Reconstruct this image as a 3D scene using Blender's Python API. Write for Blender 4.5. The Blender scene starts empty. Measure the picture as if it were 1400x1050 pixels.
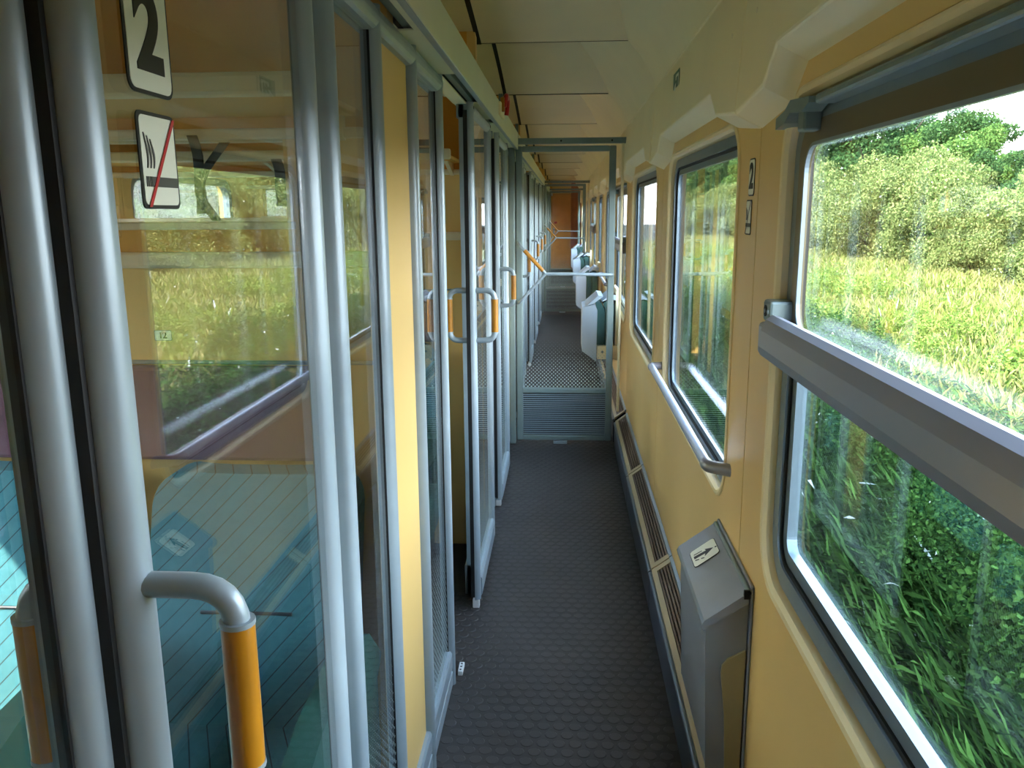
import bpy, bmesh, math, random
from mathutils import Vector, Matrix
random.seed(7)
SC = bpy.context.scene
COL = SC.collection

# ------------------------------------------------------------------ camera
FPX, VPX, VPY, ROLL, EYE = 1125.0, 771.0, 289.0, 0.0064, 1.5
yc = Vector(((VPX - 700) / FPX, -(VPY - 525) / FPX, -1.0)).normalized()
up = Vector((math.sin(ROLL), math.cos(ROLL), 0))
zc = (up - yc * up.dot(yc)).normalized()
xc = yc.cross(zc)
cam_data = bpy.data.cameras.new('camera')
cam_data.sensor_fit = 'HORIZONTAL'
cam_data.sensor_width = 36.0
cam_data.lens = FPX / 1400.0 * 36.0
cam_data.clip_start = 0.02
cam_data.clip_end = 500
cam = bpy.data.objects.new('camera', cam_data)
COL.objects.link(cam)
m3 = Matrix((xc, yc, zc))
cam.matrix_world = Matrix.Translation((0, 0, EYE)) @ m3.to_4x4()
SC.camera = cam

# ------------------------------------------------------------------ sky, sun, exposure
world = bpy.data.worlds.new('sky')
SC.world = world
world.use_nodes = True
wn = world.node_tree
for n in list(wn.nodes):
    wn.nodes.remove(n)
w_out = wn.nodes.new('ShaderNodeOutputWorld')
w_bg = wn.nodes.new('ShaderNodeBackground')
w_tc = wn.nodes.new('ShaderNodeTexCoord')
w_sep = wn.nodes.new('ShaderNodeSeparateXYZ')
w_ramp = wn.nodes.new('ShaderNodeValToRGB')
w_ramp.color_ramp.elements[0].position = 0.0
w_ramp.color_ramp.elements[0].color = (0.88, 0.94, 1.0, 1)
w_ramp.color_ramp.elements[1].position = 0.75
w_ramp.color_ramp.elements[1].color = (0.46, 0.66, 0.96, 1)
wn.links.new(w_tc.outputs['Generated'], w_sep.inputs[0])
wn.links.new(w_sep.outputs['Z'], w_ramp.inputs[0])
wn.links.new(w_ramp.outputs[0], w_bg.inputs['Color'])
w_bg.inputs['Strength'].default_value = 2.4
wn.links.new(w_bg.outputs[0], w_out.inputs['Surface'])

sun_data = bpy.data.lights.new('sun', 'SUN')
sun_data.energy = 3.2
sun_data.angle = math.radians(0.6)
sun_data.color = (1.0, 0.93, 0.80)
sun = bpy.data.objects.new('sun', sun_data)
COL.objects.link(sun)
sun.rotation_euler = Vector((0.92, 0.50, -0.95)).to_track_quat('-Z', 'Y').to_euler()
sun.location = (-20, -10, 20)

SC.view_settings.view_transform = 'Standard'
SC.view_settings.look = 'None'
SC.view_settings.gamma = 1.0
SC.view_settings.use_curve_mapping = False
SC.view_settings.exposure = 2.8
SC.cycles.max_bounces = 12
SC.cycles.diffuse_bounces = 8
SC.cycles.glossy_bounces = 6
SC.cycles.transmission_bounces = 8
SC.cycles.transparent_max_bounces = 48
SC.cycles.use_denoising = True
SC.cycles.sample_clamp_indirect = 6.0

# ------------------------------------------------------------------ materials
def s2l(c):
    return tuple(((v / 255) / 12.92 if v / 255 <= 0.04045 else ((v / 255 + 0.055) / 1.055) ** 2.4) for v in c)

MATS = {}
def mat(name, rgb, rough=0.5, metal=0.0, noise=0.0, nscale=8.0, bump=0.0, bscale=60.0, coat=0.0, spec=0.5):
    m = bpy.data.materials.new(name)
    m.use_nodes = True
    nt = m.node_tree
    b = nt.nodes['Principled BSDF']
    c = s2l(rgb)
    b.inputs['Base Color'].default_value = (*c, 1)
    b.inputs['Roughness'].default_value = rough
    b.inputs['Metallic'].default_value = metal
    b.inputs['Specular IOR Level'].default_value = spec
    if coat:
        b.inputs['Coat Weight'].default_value = coat
    tc = None
    if noise or bump:
        tc = nt.nodes.new('ShaderNodeTexCoord')
    if noise:
        nz = nt.nodes.new('ShaderNodeTexNoise')
        nz.inputs['Scale'].default_value = nscale
        nz.inputs['Detail'].default_value = 4
        rp = nt.nodes.new('ShaderNodeValToRGB')
        rp.color_ramp.elements[0].position = 0.3
        rp.color_ramp.elements[1].position = 0.7
        rp.color_ramp.elements[0].color = (*[v * (1 - noise) for v in c], 1)
        rp.color_ramp.elements[1].color = (*[min(1, v * (1 + noise * 0.6)) for v in c], 1)
        nt.links.new(tc.outputs['Object'], nz.inputs['Vector'])
        nt.links.new(nz.outputs['Fac'], rp.inputs[0])
        nt.links.new(rp.outputs[0], b.inputs['Base Color'])
    if bump:
        nb = nt.nodes.new('ShaderNodeTexNoise')
        nb.inputs['Scale'].default_value = bscale
        bp = nt.nodes.new('ShaderNodeBump')
        bp.inputs['Strength'].default_value = bump
        bp.inputs['Distance'].default_value = 0.004
        nt.links.new(tc.outputs['Object'], nb.inputs['Vector'])
        nt.links.new(nb.outputs['Fac'], bp.inputs['Height'])
        nt.links.new(bp.outputs[0], b.inputs['Normal'])
    MATS[name] = m
    return m

def glass_mat(name, tint=(1, 1, 1), f0=0.05, dots=None, boost=1.0):
    m = bpy.data.materials.new(name)
    m.use_nodes = True
    nt = m.node_tree
    for n in list(nt.nodes):
        nt.nodes.remove(n)
    out = nt.nodes.new('ShaderNodeOutputMaterial')
    tr = nt.nodes.new('ShaderNodeBsdfTransparent')
    tr.inputs[0].default_value = (*tint, 1)
    gl = nt.nodes.new('ShaderNodeBsdfGlossy')
    gl.inputs['Roughness'].default_value = 0.0
    lw = nt.nodes.new('ShaderNodeLayerWeight')
    lw.inputs['Blend'].default_value = 0.5
    pw = nt.nodes.new('ShaderNodeMath'); pw.operation = 'POWER'; pw.inputs[1].default_value = 4.0
    mu = nt.nodes.new('ShaderNodeMath'); mu.operation = 'MULTIPLY_ADD'
    mu.inputs[1].default_value = 0.9 * boost; mu.inputs[2].default_value = f0
    mu.use_clamp = True
    mx = nt.nodes.new('ShaderNodeMixShader')
    nt.links.new(lw.outputs['Facing'], pw.inputs[0])
    nt.links.new(pw.outputs[0], mu.inputs[0])
    nt.links.new(mu.outputs[0], mx.inputs[0])
    nt.links.new(tr.outputs[0], mx.inputs[1])
    nt.links.new(gl.outputs[0], mx.inputs[2])
    last = mx
    if dots:
        # printed dots: horizontal axis u (0 = x, 1 = y of the object), z fades from z0 (dense) to z1
        axis, pitch, z0, z1 = dots
        tc = nt.nodes.new('ShaderNodeTexCoord')
        sp = nt.nodes.new('ShaderNodeSeparateXYZ')
        nt.links.new(tc.outputs['Object'], sp.inputs[0])
        def M(op, a, bb=None, cc=None):
            n = nt.nodes.new('ShaderNodeMath'); n.operation = op
            for i, v in enumerate((a, bb, cc)):
                if v is None:
                    continue
                if isinstance(v, (int, float)):
                    n.inputs[i].default_value = v
                else:
                    nt.links.new(v, n.inputs[i])
            return n.outputs[0]
        u = sp.outputs[axis]; z = sp.outputs[2]
        a = M('MULTIPLY', M('ADD', u, z), 1 / pitch)
        b2 = M('MULTIPLY', M('SUBTRACT', u, z), 1 / pitch)
        fa = M('SUBTRACT', M('FRACT', M('ADD', a, 100.0)), 0.5)
        fb = M('SUBTRACT', M('FRACT', M('ADD', b2, 100.0)), 0.5)
        d = M('SQRT', M('ADD', M('MULTIPLY', fa, fa), M('MULTIPLY', fb, fb)))
        t = M('DIVIDE', M('SUBTRACT', z, z0), z1 - z0)
        rad = M('MULTIPLY_ADD', t, -0.46, 0.44)
        inside = M('LESS_THAN', d, rad)
        df = nt.nodes.new('ShaderNodeBsdfDiffuse')
        df.inputs[0].default_value = (0.55, 0.66, 0.62, 1)
        tl = nt.nodes.new('ShaderNodeBsdfTranslucent')
        tl.inputs[0].default_value = (0.55, 0.66, 0.62, 1)
        ms = nt.nodes.new('ShaderNodeMixShader'); ms.inputs[0].default_value = 0.5
        nt.links.new(df.outputs[0], ms.inputs[1]); nt.links.new(tl.outputs[0], ms.inputs[2])
        m2 = nt.nodes.new('ShaderNodeMixShader')
        nt.links.new(M('MULTIPLY', inside, 0.62), m2.inputs[0])
        nt.links.new(mx.outputs[0], m2.inputs[1]); nt.links.new(ms.outputs[0], m2.inputs[2])
        last = m2
    nt.links.new(last.outputs[0], out.inputs['Surface'])
    MATS[name] = m
    return m

mat('yellow', (226, 188, 114), 0.42, noise=0.05, nscale=2.0, bump=0.05, bscale=400)
mat('orange_panel', (222, 160, 62), 0.5, noise=0.06, nscale=3)
mat('beige', (240, 226, 184), 0.5, noise=0.05, nscale=2.5, bump=0.04, bscale=300)
mat('beige_ceiling', (228, 212, 168), 0.55, noise=0.06, nscale=2)
mat('beige_lip', (236, 212, 158), 0.35)
mat('rack_beige', (225, 210, 175), 0.4)
mat('alu', (150, 164, 170), 0.34, metal=0.2, noise=0.05, nscale=20)
mat('alu_frame', (122, 138, 146), 0.30, metal=0.35, noise=0.07, nscale=15)
mat('alu_dark', (122, 138, 134), 0.38, metal=0.2, noise=0.06, nscale=20)
mat('header_paint', (214, 218, 192), 0.4, noise=0.04, nscale=4)
mat('rail_gray', (142, 142, 150), 0.28, metal=0.15)
mat('bar_blue', (202, 210, 228), 0.25, metal=0.2)
mat('black_rubber', (14, 14, 14), 0.6)
mat('dark_gap', (8, 8, 8), 0.8)
mat('bronze', (116, 104, 74), 0.35, metal=0.3)
mat('gold_grip', (178, 118, 22), 0.3, noise=0.12, nscale=30, coat=0.4)
mat('bin_gray', (128, 134, 140), 0.34, noise=0.05, nscale=12, coat=0.2)
mat('bin_side', (152, 142, 104), 0.4)
mat('kick_dark', (52, 56, 64), 0.4)
mat('rim_blue', (98, 110, 122), 0.35, metal=0.3)
mat('grille_beige', (168, 152, 112), 0.45)
mat('grille_brown', (92, 72, 50), 0.5)
mat('rubber_floor', (46, 42, 40), 0.5, spec=0.35, noise=0.3, nscale=5, bump=0.1, bscale=150)
mat('rubber_stud', (54, 50, 48), 0.46, spec=0.4, noise=0.25, nscale=6)
mat('wood_door', (226, 160, 80), 0.4, noise=0.12, nscale=6)
mat('wood_dark', (176, 98, 60), 0.4, noise=0.15, nscale=6)
mat('sign_white', (226, 228, 210), 0.4)
mat('sign_black', (22, 22, 22), 0.5)
mat('sign_gray', (70, 70, 66), 0.5)
mat('sign_red', (176, 30, 40), 0.4)
mat('sign_green', (20, 92, 52), 0.4)
mat('red_handle', (170, 26, 30), 0.3)
mat('purple_fabric', (104, 72, 84), 0.9, noise=0.1, nscale=40, bump=0.2, bscale=500)
mat('arm_green', (34, 92, 82), 0.4)
mat('seat_shell', (186, 200, 214), 0.4)
mat('seat_green', (52, 88, 84), 0.85, noise=0.1, nscale=30)
mat('strap_black', (16, 20, 16), 0.7)
mat('steel_white', (206, 208, 206), 0.4)
mat('outer_skin', (150, 40, 36), 0.4)
mat('bark', (70, 56, 42), 0.9, noise=0.3, nscale=12)
mat('soil', (38, 36, 24), 0.95, noise=0.4, nscale=1.2)
glass_mat('glass_window', (0.985, 0.99, 0.985), 0.018)
glass_mat('glass_lower', (0.92, 0.95, 0.94), 0.05)
glass_mat('glass_door', (0.975, 0.985, 0.98), 0.12, boost=0.8)
glass_mat('glass_dots_y', (0.975, 0.985, 0.98), 0.045, dots=(1, 0.021, 0.06, 0.66))
glass_mat('glass_dots_x', (0.975, 0.985, 0.98), 0.03, dots=(0, 0.024, 0.26, 0.74))

def stripe_fabric():
    m = mat('teal_fabric', (62, 124, 134), 0.9)
    nt = m.node_tree
    b = nt.nodes['Principled BSDF']
    tc = nt.nodes.new('ShaderNodeTexCoord')
    sp = nt.nodes.new('ShaderNodeSeparateXYZ')
    nt.links.new(tc.outputs['Object'], sp.inputs[0])
    def M(op, a, bb):
        n = nt.nodes.new('ShaderNodeMath'); n.operation = op
        for i, v in enumerate((a, bb)):
            if isinstance(v, (int, float)): n.inputs[i].default_value = v
            else: nt.links.new(v, n.inputs[i])
        return n.outputs[0]
    yz = M('ADD', sp.outputs[2], M('MULTIPLY', sp.outputs[1], -0.4))
    d = M('MULTIPLY', M('SUBTRACT', M('MULTIPLY', sp.outputs[0], 0.9), yz), 27.0)
    fr = M('FRACT', M('ADD', d, 200.0), 0)
    ln = M('LESS_THAN', fr, 0.075)
    mx = nt.nodes.new('ShaderNodeMix'); mx.data_type = 'RGBA'
    nt.links.new(ln, mx.inputs[0])
    nz = nt.nodes.new('ShaderNodeTexNoise'); nz.inputs['Scale'].default_value = 60
    nt.links.new(tc.outputs['Object'], nz.inputs['Vector'])
    rp = nt.nodes.new('ShaderNodeValToRGB')
    rp.color_ramp.elements[0].color = (*s2l((50, 112, 124)), 1)
    rp.color_ramp.elements[1].color = (*s2l((76, 138, 146)), 1)
    nt.links.new(nz.outputs['Fac'], rp.inputs[0])
    nt.links.new(rp.outputs[0], mx.inputs[6])
    mx.inputs[7].default_value = (*s2l((26, 52, 60)), 1)
    nt.links.new(mx.outputs[2], b.inputs['Base Color'])
stripe_fabric()

LEAF_REFLECT = 0.60
def leaf_mat(name, cols, trans=0.22):
    m = bpy.data.materials.new(name)
    m.use_nodes = True
    nt = m.node_tree
    for n in list(nt.nodes):
        nt.nodes.remove(n)
    out = nt.nodes.new('ShaderNodeOutputMaterial')
    geo = nt.nodes.new('ShaderNodeNewGeometry')
    rp = nt.nodes.new('ShaderNodeValToRGB')
    rp.color_ramp.interpolation = 'LINEAR'
    for i, c in enumerate(cols):
        p = i / (len(cols) - 1)
        e = rp.color_ramp.elements[0] if i == 0 else (rp.color_ramp.elements[1] if i == len(cols) - 1 else rp.color_ramp.elements.new(p))
        e.position = p
        e.color = (*[v * LEAF_REFLECT for v in s2l(c)], 1)
    nt.links.new(geo.outputs['Random Per Island'], rp.inputs[0])
    df = nt.nodes.new('ShaderNodeBsdfDiffuse')
    tl = nt.nodes.new('ShaderNodeBsdfTranslucent')
    mx = nt.nodes.new('ShaderNodeMixShader'); mx.inputs[0].default_value = trans
    nt.links.new(rp.outputs[0], df.inputs[0]); nt.links.new(rp.outputs[0], tl.inputs[0])
    nt.links.new(df.outputs[0], mx.inputs[1]); nt.links.new(tl.outputs[0], mx.inputs[2])
    nt.links.new(mx.outputs[0], out.inputs['Surface'])
    MATS[name] = m
leaf_mat('leaf_dark', [(44, 76, 44), (70, 106, 58), (100, 134, 76)])
leaf_mat('leaf_mid', [(70, 106, 52), (100, 138, 66), (132, 164, 84)])
leaf_mat('leaf_pale', [(84, 112, 52), (128, 150, 78), (180, 188, 118)])
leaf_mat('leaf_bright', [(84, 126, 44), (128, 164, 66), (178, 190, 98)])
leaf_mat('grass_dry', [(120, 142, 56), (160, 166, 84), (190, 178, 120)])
leaf_mat('leaf_shade', [(30, 58, 26), (60, 100, 44), (96, 134, 62)])  # darker copy for the near verge; train's shadow is put into the colour

# ------------------------------------------------------------------ mesh helpers
class MB:
    def __init__(self):
        self.v = []; self.f = []; self.sm = []
    def add(self, vs, fs, smooth=False):
        o = len(self.v)
        self.v += [tuple(p) for p in vs]
        for f in fs:
            self.f.append(tuple(i + o for i in f)); self.sm.append(smooth)
        return self
    def box(self, x0, x1, y0, y1, z0, z1):
        v = [(x, y, z) for z in (z0, z1) for y in (y0, y1) for x in (x0, x1)]
        return self.add(v, [(0, 2, 3, 1), (4, 5, 7, 6), (0, 1, 5, 4), (2, 6, 7, 3), (0, 4, 6, 2), (1, 3, 7, 5)])
    def bbox(self, x0, x1, y0, y1, z0, z1, r=0.005, seg=2):
        bm = bmesh.new()
        bmesh.ops.create_cube(bm, size=1)
        for v in bm.verts:
            v.co = Vector(((x0 + x1) / 2 + v.co.x * (x1 - x0), (y0 + y1) / 2 + v.co.y * (y1 - y0), (z0 + z1) / 2 + v.co.z * (z1 - z0)))
        bmesh.ops.bevel(bm, geom=list(bm.edges), offset=r, segments=seg, affect='EDGES', profile=0.5)
        bm.verts.index_update()
        self.add([v.co[:] for v in bm.verts], [[v.index for v in f.verts] for f in bm.faces], False)
        bm.free()
        return self
    def tube(self, path, r, n=12, cap=True, closed=False):
        pts = [Vector(p) for p in path]
        rings = []
        L = len(pts)
        prev = None
        for i, p in enumerate(pts):
            if closed:
                t = (pts[(i + 1) % L] - pts[i - 1]).normalized()
            else:
                t = (pts[min(i + 1, L - 1)] - pts[max(i - 1, 0)]).normalized()
            if prev is None:
                a = Vector((0, 0, 1)) if abs(t.z) < 0.9 else Vector((1, 0, 0))
                nn = t.cross(a).normalized()
            else:
                nn = (prev - t * prev.dot(t)).normalized()
            prev = nn
            bn = t.cross(nn)
            rr = r[i] if isinstance(r, (list, tuple)) else r
            rings.append([p + (nn * math.cos(2 * math.pi * k / n) + bn * math.sin(2 * math.pi * k / n)) * rr for k in range(n)])
        vs = [q for rg in rings for q in rg]
        fs = []
        for i in range(L - 1 if not closed else L):
            j = (i + 1) % L
            for k in range(n):
                fs.append((i * n + k, i * n + (k + 1) % n, j * n + (k + 1) % n, j * n + k))
        self.add(vs, fs, True)
        if cap and not closed:
            self.add(rings[0], [tuple(range(n - 1, -1, -1))]); self.add(rings[-1], [tuple(range(n))])
        return self
    def prism(self, prof, a0, a1, axis='y', smooth=False):
        """closed profile extruded along an axis; prof is (x,z) for y, (y,z) for x, (x,y) for z"""
        n = len(prof)
        def P(q, a):
            return {'y': (q[0], a, q[1]), 'x': (a, q[0], q[1]), 'z': (q[0], q[1], a)}[axis]
        vs = [P(q, a0) for q in prof] + [P(q, a1) for q in prof]
        fs = [(i, (i + 1) % n, n + (i + 1) % n, n + i) for i in range(n)]
        self.add(vs, fs, smooth)
        self.add([P(q, a0) for q in prof], [tuple(range(n - 1, -1, -1))])
        self.add([P(q, a1) for q in prof], [tuple(range(n))])
        return self
    def ring(self, outer, inner, x0, x1):
        """frame in the plane x = const between two loops of (y,z); thickness x0..x1"""
        n = len(outer)
        vs = [(x0, *p) for p in outer] + [(x0, *p) for p in inner] + [(x1, *p) for p in outer] + [(x1, *p) for p in inner]
        fs = []
        for i in range(n):
            j = (i + 1) % n
            fs.append((i, j, n + j, n + i))
            fs.append((2 * n + i, 3 * n + i, 3 * n + j, 2 * n + j))
            fs.append((n + i, n + j, 3 * n + j, 3 * n + i))
            fs.append((i, 2 * n + i, 2 * n + j, j))
        self.add(vs, fs)
        return self
    def strip(self, a, b, smooth=True, closed=False):
        n = len(a)
        fs = [(i, (i + 1) % n, n + (i + 1) % n, n + i) for i in range(n if closed else n - 1)]
        self.add(list(a) + list(b), fs, smooth)
        return self
    def mesh(self, name, m):
        me = bpy.data.meshes.new(name)
        me.from_pydata(self.v, [], self.f)
        me.polygons.foreach_set('use_smooth', self.sm)
        me.update()
        bm = bmesh.new(); bm.from_mesh(me)
        bmesh.ops.recalc_face_normals(bm, faces=bm.faces)
        bm.to_mesh(me); bm.free()
        if m:
            me.materials.append(MATS[m])
        return me
    def build(self, name, m, parent=None, loc=None):
        o = bpy.data.objects.new(name, self.mesh(name, m))
        COL.objects.link(o)
        if parent is not None:
            o.parent = parent
        if loc is not None:
            o.location = loc
        return o

def rrect(y0, y1, z0, z1, r, n=6):
    """rounded rectangle loop of (y,z)"""
    out = []
    for cy, cz, a0 in ((y1 - r, z1 - r, 0), (y0 + r, z1 - r, 90), (y0 + r, z0 + r, 180), (y1 - r, z0 + r, 270)):
        for k in range(n + 1):
            a = math.radians(a0 + 90 * k / n)
            out.append((cy + r * math.cos(a), cz + r * math.sin(a)))
    return out

def rect_like(y0, y1, z0, z1, n=6):
    """rectangle loop with the same point count as rrect, for bridging"""
    out = []
    for cy, cz in ((y1, z1), (y0, z1), (y0, z0), (y1, z0)):
        out += [(cy, cz)] * (n + 1)
    # spread the points near each corner so that no zero-area faces twist
    res = []
    d = 0.02
    for q, (cy, cz) in enumerate(((y1, z1), (y0, z1), (y0, z0), (y1, z0))):
        first = {0: (0, -1), 1: (1, 0), 2: (0, 1), 3: (-1, 0)}[q]
        last = {0: (-1, 0), 1: (0, -1), 2: (1, 0), 3: (0, 1)}[q]
        h = n // 2
        for k in range(n + 1):
            if k < h:
                t = (h - k) / h * d
                res.append((cy + first[0] * t, cz + first[1] * t))
            elif k == h:
                res.append((cy, cz))
            else:
                t = (k - h) / (n - h) * d
                res.append((cy + last[0] * t, cz + last[1] * t))
    return res

def tag(o, label=None, cat=None, group=None, kind=None):
    if label: o['label'] = label
    if cat: o['category'] = cat
    if group: o['group'] = group
    if kind: o['kind'] = kind
    return o

def empty(name, loc=(0, 0, 0), rz=0):
    o = bpy.data.objects.new(name, None)
    o.empty_display_size = 0.05
    o.location = loc
    o.rotation_euler = (0, 0, rz)
    COL.objects.link(o)
    return o

def copy_tree(o, parent=None):
    c = o.copy(); COL.objects.link(c); c.parent = parent
    for ch in list(o.children):
        copy_tree(ch, c)
    return c

def arc_path(pts, r, n=5):
    """polyline with rounded corners"""
    P = [Vector(p) for p in pts]
    out = [P[0]]
    for i in range(1, len(P) - 1):
        a = (P[i - 1] - P[i]); b = (P[i + 1] - P[i])
        rr = min(r, a.length * 0.49, b.length * 0.49)
        A = P[i] + a.normalized() * rr; B = P[i] + b.normalized() * rr
        for k in range(n + 1):
            t = k / n
            out.append(A * (1 - t) ** 2 + P[i] * 2 * t * (1 - t) + B * t * t)
    out.append(P[-1])
    return out

def text_mesh(name, txt, size, m, parent, M4, bold=0.0, depth=0.0006):
    cu = bpy.data.curves.new(name, 'FONT')
    cu.body = txt; cu.size = size; cu.align_x = 'CENTER'; cu.align_y = 'CENTER'
    cu.extrude = depth; cu.offset = bold
    tmp = bpy.data.objects.new(name + '_tmp', cu)
    COL.objects.link(tmp)
    dg = bpy.context.evaluated_depsgraph_get()
    me = bpy.data.meshes.new_from_object(tmp.evaluated_get(dg))
    bpy.data.objects.remove(tmp); bpy.data.curves.remove(cu)
    me.transform(M4)
    me.materials.clear(); me.materials.append(MATS[m])
    o = bpy.data.objects.new(name, me)
    COL.objects.link(o)
    o.parent = parent
    return o

# frames for flat print: local (u, v) onto a wall
def face_plus_x(x, y, z):   # read from +X side: u runs to -? (viewer looks along -X, right hand is +Y)
    return Matrix(((0, 0, 1, x), (1, 0, 0, y), (0, 1, 0, z), (0, 0, 0, 1)))
def face_minus_x(x, y, z):  # viewer looks along +X, right hand is -Y
    return Matrix(((0, 0, -1, x), (-1, 0, 0, y), (0, 1, 0, z), (0, 0, 0, 1)))
def face_minus_y(x, y, z):  # viewer looks along +Y, right hand is +X
    return Matrix(((1, 0, 0, x), (0, 0, -1, y), (0, 1, 0, z), (0, 0, 0, 1)))

def flat(poly, M4, d=0.0008):
    """polygon(s) in (u,v) given thickness and placed by M4"""
    mb = MB()
    polys = poly if isinstance(poly[0][0], (tuple, list)) else [poly]
    for p in polys:
        n = len(p)
        top = [M4 @ Vector((u, v, d)) for u, v in p]; bot = [M4 @ Vector((u, v, 0)) for u, v in p]
        mb.add(top + bot, [tuple(range(n)), tuple(range(2 * n - 1, n - 1, -1))] + [(i, n + i, n + (i + 1) % n, (i + 1) % n) for i in range(n)])
    return mb

# ------------------------------------------------------------------ layout (metres; x right, y along the corridor, z up from the floor)
YB, YE = -1.66, 21.0          # ends of the coach interior; near end pulled in to cut light from behind
PITCH = 1.76
PC0 = 1.86                     # first pillar of the window wall
S0 = 0.06                      # start of the compartment beside the camera
XW = 0.42                      # inner face of window wall
XP = -0.365                    # centre line of the glazed partition
GATE_Y = [5.25, 12.4, 16.7]
pillars = [PC0 + PITCH * k for k in range(-2, 11)]
bays = [(pillars[i], pillars[i + 1]) for i in range(len(pillars) - 1)]
ZW0, ZW1 = 0.755, 1.70

# ------------------------------------------------------------------ floor
floor = MB().box(-2.1, 0.5, YB - 0.1, YE + 0.1, -0.08, 0.0).build('floor', 'rubber_floor')
tag(floor, 'dark rubber floor with raised round studs along the corridor', 'floor', kind='structure')
st = MB()
rad, pitch = 0.0185, 0.0465
rows = int(7.2 / (pitch * 0.87))
N8 = 14
for r_ in range(rows):
    y = 1.3 + r_ * pitch * 0.87
    x = -0.33 + (pitch / 2 if r_ % 2 else 0)
    xmax = 0.325
    xmin = -0.33
    if 2.45 < y < 3.05:
        xmin = -0.8
        x -= pitch * 10
    while x < xmax:
        if x >= xmin:
            a = [(x + rad * math.cos(2 * math.pi * k / N8), y + rad * math.sin(2 * math.pi * k / N8), 0.0) for k in range(N8)]
            b = [(x + rad * .9 * math.cos(2 * math.pi * k / N8), y + rad * .9 * math.sin(2 * math.pi * k / N8), 0.0016) for k in range(N8)]
            st.add(a + b, [(i, (i + 1) % N8, N8 + (i + 1) % N8, N8 + i) for i in range(N8)] + [tuple(range(N8, 2 * N8))])
        x += pitch
studs = st.build('stud', 'rubber_stud', floor)
studs['kind'] = 'stuff'
# floor covering joints
MB().box(-0.34, 0.33, 1.985, 1.988, 0, 0.0015).build('floor_joint', 'dark_gap', floor)

# ------------------------------------------------------------------ right wall: one moulded panel per bay
wall_r = empty('wall_right')
tag(wall_r, 'yellow moulded window wall along the corridor', 'wall', kind='structure')
HOLE_R = 0.11
def bay_hole(b0, b1, g=0.21):
    return b0 + g, b1 - g
def wall_panel(b0, b1):
    y0, y1 = bay_hole(b0, b1)
    n = 8
    mb = MB()
    outer = rect_like(b0 + 0.0022, b1 - 0.0022, 0.18, 2.02, n)
    inner = rrect(y0, y1, ZW0, ZW1, HOLE_R, n)
    lip = rrect(y0 - 0.016, y1 + 0.016, ZW0 - 0.016, ZW1 + 0.016, HOLE_R + 0.016, n)
    mb.ring(outer, lip, XW, XW + 0.012)
    o = mb.build('wall_panel', 'yellow', wall_r)
    # rolled lip and reveal around the opening
    mb = MB()
    lp = lambda e, x: [(x, p[0], p[1]) for p in rrect(y0 - e, y1 + e, ZW0 - e, ZW1 + e, HOLE_R + e, n)]
    sec = [(0.016, XW + 0.004), (0.014, XW - 0.003), (0.008, XW - 0.006), (0.0, XW - 0.004), (-0.006, XW + 0.004), (-0.008, XW + 0.02), (-0.0105, XW + 0.035)]
    for (e0, x0), (e1, x1) in zip(sec[:-1], sec[1:]):
        mb.strip(lp(e0, x0), lp(e1, x1), True, True)
    mb.build('window_surround', 'beige_lip', o)
    return o
MB().box(XW, XW + .012, bays[0][0] + .002, bays[0][1] - .002, .18, 2.02).build('wall_panel', 'yellow', wall_r)  # added blank bay out of view, windowless to dim light from behind
for b0, b1 in bays[1:]:
    wall_panel(b0, b1)
# backing behind the joints and the outer skin (one frame per bay around the window)
MB().box(XW + .02, XW + .075, bays[0][0], bays[0][1], -.1, 2.45).build('wall_backing', 'dark_gap', wall_r)
for b0, b1 in bays[1:]:
    y0, y1 = bay_hole(b0, b1)
    MB().ring(rect_like(b0, b1, -0.1, 2.45, 8), rrect(y0 - .07, y1 + .07, ZW0 - .03, ZW1 + .03, HOLE_R, 8), XW + 0.02, XW + 0.075).build('wall_backing', 'dark_gap', wall_r)
# upper moulded panel with a raised edge over each window
def upper_panel(b0, b1):
    mb = MB()
    fr = [(b0 + .0015, 1.700), (b0 + .24, 1.723), (b0 + .326, 1.782), (b1 - .326, 1.782), (b1 - .24, 1.723), (b1 - .0015, 1.700)]
    wl = [(b0 + .0015, 1.668), (b0 + .24, 1.692), (b0 + .326, 1.750), (b1 - .326, 1.750), (b1 - .24, 1.692), (b1 - .0015, 1.668)]
    xf, xt, zt = 0.362, 0.380, 2.0
    front = [(xf, y, z) for y, z in fr]; top = [(xt, y, zt) for y, z in fr]
    wall = [(XW + .004, y, z) for y, z in wl]; topb = [(XW + .03, y, zt) for y, z in fr]
    for A, B in ((front, top), (front, wall), (top, topb)):
        mb.strip(A, B, False)
    mb.add([front[0], top[0], topb[0], wall[0]], [(0, 1, 2, 3)])
    mb.add([front[-1], top[-1], topb[-1], wall[-1]], [(3, 2, 1, 0)])
    o = mb.build('upper_panel', 'beige', wall_r)
    bm = bmesh.new(); bm.from_mesh(o.data); bmesh.ops.remove_doubles(bm, verts=bm.verts, dist=1e-5); bm.to_mesh(o.data); bm.free()
    bv = o.modifiers.new('bevel', 'BEVEL'); bv.width = 0.005; bv.segments = 2; bv.limit_method = 'ANGLE'; bv.angle_limit = math.radians(40)
    # plugged screw heads
    for yy in (b0 + .12, b0 + .45, b1 - .12, b1 - .45):
        xx = xf + (1.88 - 1.70) / (2.0 - 1.70) * (xt - xf) - 0.0012
        MB().tube([(xx, yy, 1.88), (xx + 0.004, yy, 1.88)], 0.006, 10).build('screw_cap', 'rack_beige', o)
    return o
for b0, b1 in bays:
    upper_panel(b0, b1)

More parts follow.
